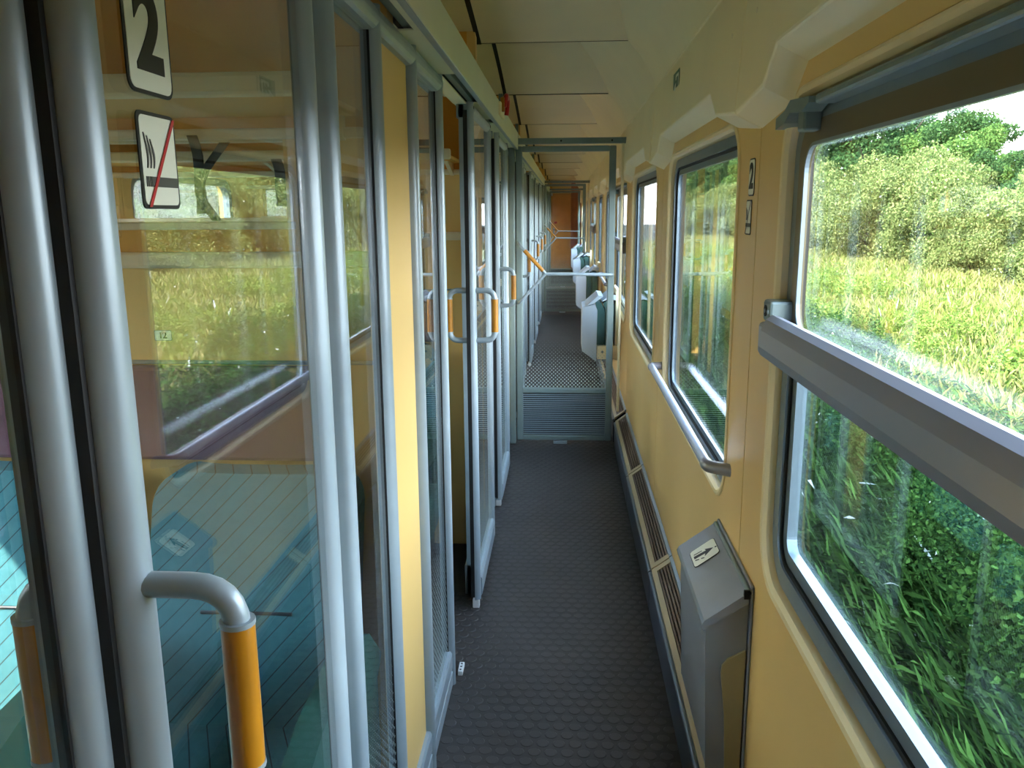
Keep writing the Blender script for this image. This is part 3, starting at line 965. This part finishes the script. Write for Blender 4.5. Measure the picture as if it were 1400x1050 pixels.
# ------------------------------------------------------------------ signs
def plate(name, label, cat, w, h, r, M4, border='sign_black', group=None):
    o = empty(name, M4.to_translation()); tag(o, label, cat, group)
    L = Matrix.Translation(-M4.to_translation()) @ M4
    flat(rrect(-w / 2, w / 2, -h / 2, h / 2, r, 4), L, .0012).build('border', border, o)
    flat(rrect(-w / 2 + .003, w / 2 - .003, -h / 2 + .003, h / 2 - .003, r * .8, 4), L @ Matrix.Translation((0, 0, .0012)), .0005).build('plate', 'sign_white', o)
    return o, L @ Matrix.Translation((0, 0, .0019))
def two_sign(M4, w, h, label):
    o, L = plate('class_sign', label, 'sign', w, h, .010, M4, group='class 2 signs')
    text_mesh('numeral', '2', h * .92, 'sign_black', o, L @ Matrix.Translation((0, h * .0, 0)) @ Matrix.Diagonal((1.02, 1, 1, 1)), bold=h * .034)
    return o
def smoke_sign(M4, w, h, label):
    o, L = plate('no_smoking_sign', label, 'sign', w, h, .006, M4, group='no-smoking signs')
    k = h / .10
    flat([(-w * .27, -h * .27), (w * .44, -h * .27), (w * .44, -h * .165), (-w * .27, -h * .165)], L, .0004).build('cigarette', 'sign_gray', o)
    flat([[(-w * .40 + i * w * .045, -h * .27), (-w * .375 + i * w * .045, -h * .27), (-w * .375 + i * w * .045, -h * .165), (-w * .40 + i * w * .045, -h * .165)] for i in range(3)], L, .0004).build('ash_tip', 'sign_gray', o)
    sm = []
    for i in range(3):
        c = -w * .36 + i * w * .07
        pts = [(c + w * .045 * math.sin(3.4 * t / 8 + .4) + i * .0006, -h * .08 + h * (.36 - .03 * i) * t / 8) for t in range(9)]
        sm.append([(a - w * .022 * (1 - abs(t / 8 - .5)), b) for t, (a, b) in enumerate(pts)] + [(a + w * .026 * (1 - abs(t / 8 - .5)), b) for t, (a, b) in reversed(list(enumerate(pts)))])
    smp = MB()
    for p in sm:
        n = 9
        for t in range(n - 1):
            q = [p[t], p[t + 1], p[2 * n - 2 - t], p[2 * n - 1 - t]]
            a = flat(q, L, .0004); smp.add(a.v, a.f)
    smp.build('smoke', 'sign_gray', o)
    return o, L
def door_signs():
    M = face_plus_x(XD + .0035, .661, 1.636)
    two_sign(M, .072, .090, 'large class 2 sign on the closed sliding door glass')
    M = face_plus_x(XD + .0035, .662, 1.541)
    w, h = .062, .074
    o, L = smoke_sign(M, w, h, 'white no-smoking sign with red slash on the closed sliding door glass')
    flat([(-w * .40, -h * .48), (-w * .33, -h * .48), (w * .47, h * .46), (w * .40, h * .46)], L @ Matrix.Translation((0, 0, .0005)), .0004).build('slash', 'sign_red', o)
door_signs()
M = face_minus_x(XW - .0002, 1.925, 1.572)
two_sign(M, .056, .082, 'small class 2 sign on the yellow wall between two windows')
M = face_minus_x(XW - .0002, 1.938, 1.484)
o, L = smoke_sign(M, .052, .078, 'small no-smoking sign on the yellow wall below the class 2 sign')
flat([(-.024, -.037), (-.020, -.037), (.024, .037), (.020, .037)], L @ Matrix.Translation((0, 0, .0005)), .0004).build('slash', 'sign_black', o)
# emergency window sign
xs = .362 + (1.90 - 1.70) / .30 * .018
es = empty('exit_sign', (xs - .001, 2.93, 1.898)); es.scale = (1, 1.35, 1.35); tag(es, 'small green emergency exit sign on the cream panel above a window', 'sign')
L = face_minus_x(0, 0, 0)
flat([(-.055, -.042), (.055, -.042), (.055, .042), (-.055, .042)], L, .001).build('plate', 'sign_green', es)
L2 = L @ Matrix.Translation((0, 0, .0012))
flat([[(.006, -.034), (.046, -.034), (.046, .034), (.006, .034), (.006, .028), (.038, .028), (.038, -.028), (.006, -.028)],
      [(-.044, -.034), (-.034, -.034), (-.014, -.004), (-.004, -.020), (.004, -.016), (-.006, .006), (-.002, .016), (-.020, .012), (-.036, .004), (-.034, -.002), (-.022, .002)],
      [(-.008, .022), (.002, .022), (.004, .030), (-.003, .036), (-.010, .030)]], L2, .0004).build('pictogram', 'sign_white', es)

# ------------------------------------------------------------------ emergency brake on the header
eb = empty('emergency_brake', (HX, 3.80, 1.965)); tag(eb, 'red emergency brake handle in a bracket on top of the header box', 'brake handle')
MB().bbox(-.03, .012, -.11, .11, -.055, .0, .006).build('bracket', 'beige', eb)
MB().tube(arc_path([(.022, -.07, -.02), (.03, -.07, .03), (.03, .07, .03), (.022, .07, -.04)], .03), .010, 10).build('handle', 'red_handle', eb)
MB().bbox(.006, .024, -.085, -.055, -.04, .02, .004).build('pivot', 'gold_grip', eb)

# ------------------------------------------------------------------ compartments
XO = -2.03                      # inner face of the far side wall
def divider(k):
    S = S0 + PITCH * k
    d = empty('wall_divider', (0, S, 0)); tag(d, 'yellow dividing wall between two compartments', 'wall', 'compartment dividing walls', 'structure')
    t = .03
    x0, x1 = XO, -0.40
    MB().box(x0, x1, -t, t, 0, 1.385).build('lower_panel', 'yellow', d)
    MB().box(x0, x1, -t, t, 1.66, 2.37).build('upper_panel', 'orange_panel', d)
    MB().box(x0, x0 + .10, -t, t, 1.385, 1.66).build('side_panel', 'yellow', d)
    MB().box(x1 - .20, x1, -t, t, 1.385, 1.66).build('side_panel', 'yellow', d)
    MB().box(x0 + .10, x1 - .20, -t, t, 1.385, 1.475).build('transom_panel', 'orange_panel', d)
    MB().bbox(x0 + .10, x1 - .20, -.004, .004, 1.47, 1.662, .0005, 1).build('transom_glass', 'glass_window', d)
    MB().box(XP + .0, x1, -t, t, 0.0, 2.37).build('post_panel', 'yellow', d)
    for sg in (-1, 1):
        a, b = sorted((sg * t, sg * (t + .022)))
        MB().bbox(x0, x1 - .02, a, b, 1.383, 1.418, .006).build('ledge', 'rack_beige', d)
        MB().bbox(x0 + .08, x1 - .18, sorted((sg * t, sg * (t + .010)))[0], sorted((sg * t, sg * (t + .010)))[1], 1.466, 1.482, .003).build('glass_bead', 'rack_beige', d)
        MB().bbox(x0, x1 - .02, a, b, 1.654, 1.676, .005).build('ledge', 'rack_beige', d)
        a2, b2 = sorted((sg * t, sg * (t + .028)))
        MB().bbox(x0 + .02, -.53, a2, b2, .945, 1.165, .010).build('headrest_panel', 'purple_fabric', d)
        MB().bbox(x0, x1 - .02, sorted((sg * t, sg * (t + .016)))[0], sorted((sg * t, sg * (t + .016)))[1], 1.168, 1.176, .003).build('trim_strip', 'alu_dark', d)
    return d
for k in range(-1, 13):
    divider(k)

def luggage_rack(k, sg, label):
    S = S0 + PITCH * k
    r = empty('luggage_rack', (0, S + sg * .03, 1.70)); tag(r, label, 'luggage rack', 'luggage racks')
    MB().bbox(XO + .01, -.43, *sorted((sg * .001, sg * .33)), .0, .012, .003).build('shelf', 'orange_panel', r)
    MB().bbox(XO + .01, -.43, *sorted((sg * .325, sg * .352)), -.004, .036, .008).build('front_rail', 'rack_beige', r)
    for x in (XO + .06, -1.2, -.47):
        MB().prism([(sg * .002, -.05), (sg * .002, -.001), (sg * .20, -.001)], x - .008, x + .008, 'x').build('rack_bracket', 'rack_beige', r)
    return r
luggage_rack(1, -1, 'luggage rack above the seats behind the closed door with the 2 sign')
luggage_rack(0, 1, 'luggage rack above the seats facing the gate, behind the closed door with the 2 sign')
luggage_rack(2, -1, 'luggage rack above the seats in the compartment with the open door, gate side')
luggage_rack(1, 1, 'luggage rack in the open compartment, on the wall shared with the closed one')

def seat_proto():
    s = empty('compartment_seat')
    w = .46
    # seat faces -Y in its own space; back of the seat at y = 0; stands on the floor
    n = 10
    def outline(z):
        # half-width of the backrest with rounded top corners
        top, r = .943, .075
        if z > top - r:
            q = (z - (top - r)) / r
            return w / 2 - r * (1 - math.sqrt(max(0, 1 - q * q)))
        return w / 2
    zs = [.40, .50, .60, .70, .80, .868, .89, .91, .925, .936, .9415, .943]
    yf = lambda z: -.305 + (.305 - .115) * ((z - .40) / .56) ** .9
    mb = MB()
    rows_ = []
    for z in zs:
        hw = max(outline(z), .05)
        pts = []
        for i in range(n + 1):
            u = -1 + 2 * i / n
            bulge = .018 * (1 - u ** 4)
            pts.append((hw * u, yf(z) - bulge, z))
        rows_.append(pts)
    for a, b in zip(rows_[:-1], rows_[1:]):
        mb.strip(a, b, True)
    back = [[(p[0], min(p[1] + .07, -.03), p[2]) for p in r_] for r_ in rows_]
    for a, b in zip(back[:-1], back[1:]):
        mb.strip(a, b, True)
    mb.strip([r_[0] for r_ in rows_], [r_[0] for r_ in back], True); mb.strip([r_[-1] for r_ in rows_], [r_[-1] for r_ in back], True)
    mb.strip(rows_[-1], back[-1], True); mb.strip(rows_[0], back[0], True)
    mb.build('backrest', 'teal_fabric', s)
    # lumbar crease and cushion
    cu = []
    prof = [(-.28, .30), (-.28, .44), (-.40, .445), (-.62, .452), (-.72, .455), (-.765, .440), (-.785, .41), (-.775, .34), (-.74, .30)]
    o = MB().prism(prof, -w / 2, w / 2, 'x').build('cushion', 'teal_fabric', s)
    bv = o.modifiers.new('bevel', 'BEVEL'); bv.width = .02; bv.segments = 3; bv.limit_method = 'ANGLE'; bv.angle_limit = math.radians(50)
    MB().tube([(-.10, yf(.66) - .0185, .66), (.10, yf(.66) - .0185, .66)], .004, 8).build('seam', 'kick_dark', s)
    MB().box(-w / 2 + .03, w / 2 - .03, -.66, -.10, .0, .30).build('seat_base', 'kick_dark', s)
    MB().box(-w / 2, w / 2, -.10, -.0305, .30, .40).build('back_frame', 'kick_dark', s)
    return s
def armrest_proto():
    a = empty('armrest')
    prof = [(-.20, .56), (-.30, .66), (-.36, .685), (-.62, .665), (-.70, .64), (-.715, .60), (-.69, .555), (-.60, .54), (-.24, .53)]
    o = MB().prism(prof, -.025, .025, 'x').build('arm_pad', 'arm_green', a)
    bv = o.modifiers.new('bevel', 'BEVEL'); bv.width = .014; bv.segments = 3; bv.limit_method = 'ANGLE'; bv.angle_limit = math.radians(20)
    MB().prism([(-.22, .30), (-.22, .56), (-.36, .56), (-.40, .30)], -.018, .018, 'x').build('arm_support', 'arm_green', a)
    return a
SP = seat_proto(); AP = armrest_proto()
pos = ['corridor-side', 'middle', 'window-side']
apos = ['at the corridor end', 'between corridor-side and middle seats', 'between middle and window-side seats', 'beside the window']
first_s = first_a = True
NEAR, FAR = 'bench nearer the swing door', 'bench farther from the swing door'
for k, sg, wherel, shift in ((1, -1, NEAR + ', 2-sign compartment', 0), (0, 1, FAR + ', 2-sign compartment', 0), (2, -1, NEAR + ', open-door compartment', 1), (1, 1, FAR + ', open-door compartment', 0),
                             (3, -1, NEAR + ', adjoining compartment', 0), (2, 1, FAR + ', adjoining compartment', 0)):
    S = S0 + PITCH * k + sg * .002
    if shift:
        xs3, xa = [-.775, -1.265, -1.755], [-.525, -1.02, -1.51]
    else:
        xs3, xa = [-.675, -1.20, -1.725], [-.416, -.9375, -1.4625, -1.986]
    for i, x in enumerate(xs3):
        o = SP if first_s else copy_tree(SP); first_s = False
        o.location = (x, S, 0); o.rotation_euler = (0, 0, 0 if sg < 0 else math.pi)
        tag(o, 'teal striped %s seat, %s' % (pos[i], wherel), 'seat', 'striped compartment seats')
    for i, x in enumerate(xa):
        o = AP if first_a else copy_tree(AP); first_a = False
        o.location = (x, S, 0); o.rotation_euler = (0, 0, 0 if sg < 0 else math.pi)
        if shift: o.scale = (.55, 1, 1)
        tag(o, 'green armrest %s, %s' % (apos[i], wherel), 'armrest', 'green armrests')
# seat number plates
for x, tx in ((-.90, '12'),):
    pl = empty('seat_number_plate', (x, S0 + PITCH - .0325, 1.232)); tag(pl, 'small white seat number plate reading %s on yellow wall' % tx, 'number plate')
    Lp = face_minus_y(0, 0, 0)
    flat(rrect(-.020, .020, -.012, .012, .003, 4), Lp, .002).build('plate_border', 'sign_gray', pl)
    flat(rrect(-.0188, .0188, -.0108, .0108, .0028, 4), Lp @ Matrix.Translation((0, 0, .002)), .0005).build('plate', 'sign_white', pl)
    text_mesh('number', tx, .019, 'sign_black', pl, Lp @ Matrix.Translation((0, 0, .003)), bold=.0005)
# straps hanging from a bag rail in front of the transom
for i, (x, z1, L, b, lab) in enumerate(((-.785, 1.65, .15, .012, 'long black strap hanging in front of the transom glass'), (-.715, 1.635, .15, -.06, 'curved black strap hanging beside the long strap'), (-.607, 1.60, .085, .008, 'short black strap hanging at the corridor end of the transom'))):
    y = S0 + PITCH - .060
    stp = MB()
    pts = [(x + b * math.sin(t / 8 * 2.6), y + .006 * math.sin(t), z1 + .012 - (L + .012) * t / 8) for t in range(9)]
    A = [(p[0] - .011, p[1], p[2]) for p in pts]; B = [(p[0] + .011, p[1], p[2]) for p in pts]
    A2 = [(p[0], p[1] + .003, p[2]) for p in A]; B2 = [(p[0], p[1] + .003, p[2]) for p in B]
    stp.strip(A, B); stp.strip(A2, B2); stp.strip(A, A2); stp.strip(B, B2)
    o = stp.build('strap', 'strap_black'); tag(o, lab, 'strap', 'black straps on the luggage rack')

# far side wall with compartment windows
wo = empty('wall_outer'); tag(wo, 'outer wall of the compartments with a window each', 'wall', kind='structure')
for k in range(-1, 12):
    a = S0 + PITCH * k; b = min(a + PITCH, YE)
    if b - a < 1: continue
    y0, y1 = a + .27, b - .27
    N = 8
    MB().ring(rect_like(a, b, -.1, 2.42, N), rrect(y0, y1, .76, 1.70, .1, N), XO - .09, XO).build('wall_panel', 'yellow', wo)
    w = empty('window_%d' % (20 + k)); tag(w, 'compartment window with rounded grey frame', 'window', 'compartment windows', 'structure')
    MB().ring(rrect(y0, y1, .76, 1.70, .1, N), rrect(y0 + .04, y1 - .04, .80, 1.66, .07, N), XO - .05, XO - .01).build('frame', 'alu_frame', w)
    lo = rrect(y0 + .03, y1 - .03, .79, 1.67, .07, N); n_ = len(lo)
    MB().add([(XO - .035, *p) for p in lo] + [(XO - .030, *p) for p in lo], [tuple(range(n_)), tuple(range(2 * n_ - 1, n_ - 1, -1))]).build('glass_pane', 'glass_window', w)
    MB().bbox(XO - .02, XO + .02, y0 + .02, y1 - .02, 1.24, 1.28, .008).build('middle_bar', 'rail_gray', w)
# seal the coach ends that lie past the last compartment or bay
last_c = S0 + PITCH * 12
MB().box(XO - .09, XO, min(last_c, YE), YE + .1, -.1, 2.42).build('wall_panel', 'yellow', wo)
MB().box(XW + .006, XW + .08, pillars[-1], YE + .1, -.1, 2.45).build('wall_panel', 'yellow', wall_r)
MB().box(XW + .006, XW + .08, YB - .1, pillars[0], -.1, 2.45).build('wall_panel', 'yellow', wall_r)

# ------------------------------------------------------------------ outside: ground, shrubs, trees
GZ = -1.25
gr = MB()
def gh(x, y):
    rise = 0.0
    ax = abs(x)
    if ax > 4.0: rise = min(.5, (ax - 4.0) * .12)
    return GZ + rise + .06 * math.sin(x * 1.3 + y * .7) + .05 * math.sin(y * 1.1 - x * .4)
gxs = [-60, -40, -25, -16, -12, -9, -7, -5.5, -4, -2.5, -1, .5, 1.5, 2.5, 3.5, 4.5, 5.5, 6.5, 7.5, 9, 11, 14, 20, 30, 45, 70]
gys = [-40 + 2.5 * i for i in range(72)]
V = [(x, y, gh(x, y)) for x in gxs for y in gys]
ny = len(gys)
F = [(i * ny + j, (i + 1) * ny + j, (i + 1) * ny + j + 1, i * ny + j + 1) for i in range(len(gxs) - 1) for j in range(ny - 1)]
gr.add(V, F, True)
ground = gr.build('ground', 'soil'); tag(ground, 'rough earth beside the railway line', 'ground', kind='structure')

def leaf(mb, c, ln, wd, d, nrm):
    d = d.normalized(); s = d.cross(nrm)
    if s.length < 1e-4: s = d.orthogonal()
    s = s.normalized() * wd * .5
    a = c - d * ln * .5; b = c + d * ln * .5
    m = c + nrm * ln * .08
    mb.v += [tuple(a), tuple(m + s), tuple(b), tuple(m - s)]
    o = len(mb.v) - 4
    mb.f.append((o, o + 1, o + 2, o + 3)); mb.sm.append(False)
def rv(rnd):
    while True:
        v = Vector((rnd.uniform(-1, 1), rnd.uniform(-1, 1), rnd.uniform(-1, 1)))
        if .05 < v.length < 1: return v.normalized()
def raw_mesh(mb, name, m):
    me = bpy.data.meshes.new(name); me.from_pydata(mb.v, [], mb.f); me.update(); me.materials.append(MATS[m]); return me
def crown_mesh(seed, blobs, nleaf, size, m, droop=0.0):
    rnd = random.Random(seed)
    mb = MB()
    tot = sum(b[3] * b[4] for b in blobs)
    for cx, cy, cz, rx, rz in blobs:
        k = int(nleaf * rx * rz / tot)
        for _ in range(k):
            u = rv(rnd)
            q = rnd.uniform(.62, 1.04) if rnd.random() < .85 else rnd.uniform(.2, .7)
            lump = 1 + .12 * math.sin(u.x * 5 + cx * 3) * math.cos(u.z * 6 + cy * 2)
            c = Vector((cx + u.x * rx * q * lump, cy + u.y * rx * q * lump, cz + u.z * rz * q * lump))
            nr = (u + rv(rnd) * .9).normalized()
            d = (rv(rnd) + Vector((0, 0, -droop))).normalized()
            s = size * rnd.uniform(.6, 1.4)
            leaf(mb, c, s, s * .62, d, nr)
    return raw_mesh(mb, 'crown', m)
def clumps(seed, h, r, z0, n, br):
    rnd = random.Random(seed)
    out = [(0, 0, z0 + (h - z0) * .45, r * .62, (h - z0) * .40)]
    while len(out) < n:
        u = rv(rnd)
        q = rnd.uniform(.70, 1.0)
        zc_ = z0 + (h - z0) * (.5 + .5 * u.z * q)
        out.append((u.x * r * q * .85, u.y * r * q * .85, zc_, br * rnd.uniform(.6, 1.25), br * rnd.uniform(.55, 1.0)))
    return out
def trunk_mesh(h, r, nb, seed):
    rnd = random.Random(seed)
    mb = MB()
    mb.tube([(0, 0, 0), (.05, .03, h * .5), (.0, .08, h)], [r, r * .7, r * .3], 8)
    for i in range(nb):
        a = rnd.uniform(0, 6.28); z = h * rnd.uniform(.3, .8)
        mb.tube([(0.02, .02, z), (math.cos(a) * h * .18, math.sin(a) * h * .18, z + h * .16), (math.cos(a) * h * .30, math.sin(a) * h * .30, z + h * .34)], [r * .4, r * .25, r * .1], 6)
    return mb.mesh('trunk', 'bark')
kinds = {
    'dark': (crown_mesh(1, clumps(31, 6.6, 2.3, .7, 34, .72), 56000, .11, 'leaf_dark'), trunk_mesh(4.6, .16, 6, 1)),
    'mid': (crown_mesh(2, clumps(32, 5.8, 2.2, .4, 32, .70), 54000, .11, 'leaf_mid'), trunk_mesh(4.0, .13, 6, 2)),
    'pale': (crown_mesh(3, clumps(33, 4.0, 2.1, -.3, 34, .66), 46000, .085, 'leaf_pale', droop=.8), trunk_mesh(2.4, .09, 7, 3)),
}
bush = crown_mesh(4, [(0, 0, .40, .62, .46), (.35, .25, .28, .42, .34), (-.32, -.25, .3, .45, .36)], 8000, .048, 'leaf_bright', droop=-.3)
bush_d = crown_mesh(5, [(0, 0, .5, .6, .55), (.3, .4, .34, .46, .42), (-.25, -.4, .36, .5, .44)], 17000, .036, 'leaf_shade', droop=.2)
def plant(name, me, tr, x, y, s, rz, label, cat, group, sz=1.0):
    o = empty(name, (x, y, gh(x, y) - .05), rz); o.scale = (s, s, s * sz)
    tag(o, label, cat, group)
    c = bpy.data.objects.new('crown', me); COL.objects.link(c); c.parent = o
    if tr:
        t = bpy.data.objects.new('trunk', tr); COL.objects.link(t); t.parent = o
    return o
rnd = random.Random(11)
lab = {'dark': 'tall dark green tree in the hedge line beyond the window', 'mid': 'mid green tree in the hedge line beyond the window', 'pale': 'pale olive drooping tree in front of the taller hedge trees'}
y = 14.0
i = 0
while y < 120:
    kd = ('dark', 'mid', 'dark', 'mid')[i % 4]
    x = 16.0 + rnd.uniform(-.9, .9)
    s = .72 if y < 33.5 else (.95 if y < 37.5 else (1.08 if y < 41 else 1.30))
    s *= rnd.uniform(.94, 1.06)
    plant('tree', kinds[kd][0], kinds[kd][1], x, y, s, rnd.uniform(0, 6.28), lab[kd], 'tree', 'hedge trees ' + kd)
    y += rnd.uniform(2.3, 3.0) * s * (1 if y < 60 else 1.8)
    i += 1
y = 15.0
while y < 95:
    x = 12.3 + rnd.uniform(-.6, .6)
    s = rnd.uniform(.70, .85) if y < 26 else rnd.uniform(.92, 1.12)
    plant('tree', kinds['pale'][0], kinds['pale'][1], x, y, s, rnd.uniform(0, 6.28), lab['pale'], 'tree', 'hedge trees pale')
    y += rnd.uniform(2.4, 3.2) * s * (1 if y < 50 else 2)
for i in range(34):
    yy = 6.5 + i * .95 + rnd.uniform(-.4, .4)
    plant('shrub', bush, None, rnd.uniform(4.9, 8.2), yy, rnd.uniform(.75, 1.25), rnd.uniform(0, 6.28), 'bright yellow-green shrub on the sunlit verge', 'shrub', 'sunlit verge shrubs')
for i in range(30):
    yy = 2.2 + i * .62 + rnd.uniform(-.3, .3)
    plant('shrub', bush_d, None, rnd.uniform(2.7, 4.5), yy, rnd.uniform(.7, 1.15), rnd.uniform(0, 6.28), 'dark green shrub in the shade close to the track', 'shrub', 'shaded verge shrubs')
# far side
lab2 = {'dark': 'tall dark green tree on the compartment side of the train', 'mid': 'mid green tree on the compartment side of the train'}
y = -14
i = 0
while y < 60:
    kd = ('mid', 'dark')[i % 2]
    plant('tree', kinds[kd][0], kinds[kd][1], -15 + rnd.uniform(-1, 1), y, rnd.uniform(.8, 1.0), rnd.uniform(0, 6.28), lab2[kd], 'tree', 'far side trees ' + kd)
    y += rnd.uniform(2.6, 3.6); i += 1
# grass and weeds nobody could count
def weeds(name, m, n, xr, yr, ln, wd, hgt, along, label, seed):
    rnd = random.Random(seed); mb = MB()
    for _ in range(n):
        x = rnd.uniform(*xr); t = rnd.random(); y = yr[0] + (yr[1] - yr[0]) * t ** 1.5
        c = Vector((x, y, gh(x, y) + rnd.uniform(.02, hgt)))
        d = Vector((rnd.uniform(-.35, .35), rnd.choice((-1, 1)) * along, rnd.uniform(.25, 1.0)))
        l = ln * rnd.uniform(.6, 1.5)
        leaf(mb, c, l, wd * rnd.uniform(.6, 1.4), d, rv(rnd))
    o = bpy.data.objects.new(name, raw_mesh(mb, name, m)); COL.objects.link(o)
    tag(o, label, 'weeds', kind='stuff'); return o
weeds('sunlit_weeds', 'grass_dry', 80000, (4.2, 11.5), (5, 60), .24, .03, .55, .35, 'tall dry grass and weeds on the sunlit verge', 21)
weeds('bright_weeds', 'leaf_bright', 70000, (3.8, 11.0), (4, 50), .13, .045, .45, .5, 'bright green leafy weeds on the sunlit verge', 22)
weeds('shaded_weeds', 'leaf_shade', 110000, (1.2, 4.8), (1.0, 30), .30, .022, .55, 2.0, 'long dark weeds in the shade, stretched along the track to imitate motion streaks', 23)  # blade shape stands in for motion blur of passing weeds
weeds('far_side_weeds', 'grass_dry', 16000, (-12, -3.5), (-8, 40), .30, .08, .4, .4, 'dry grass on the compartment side of the train', 24)
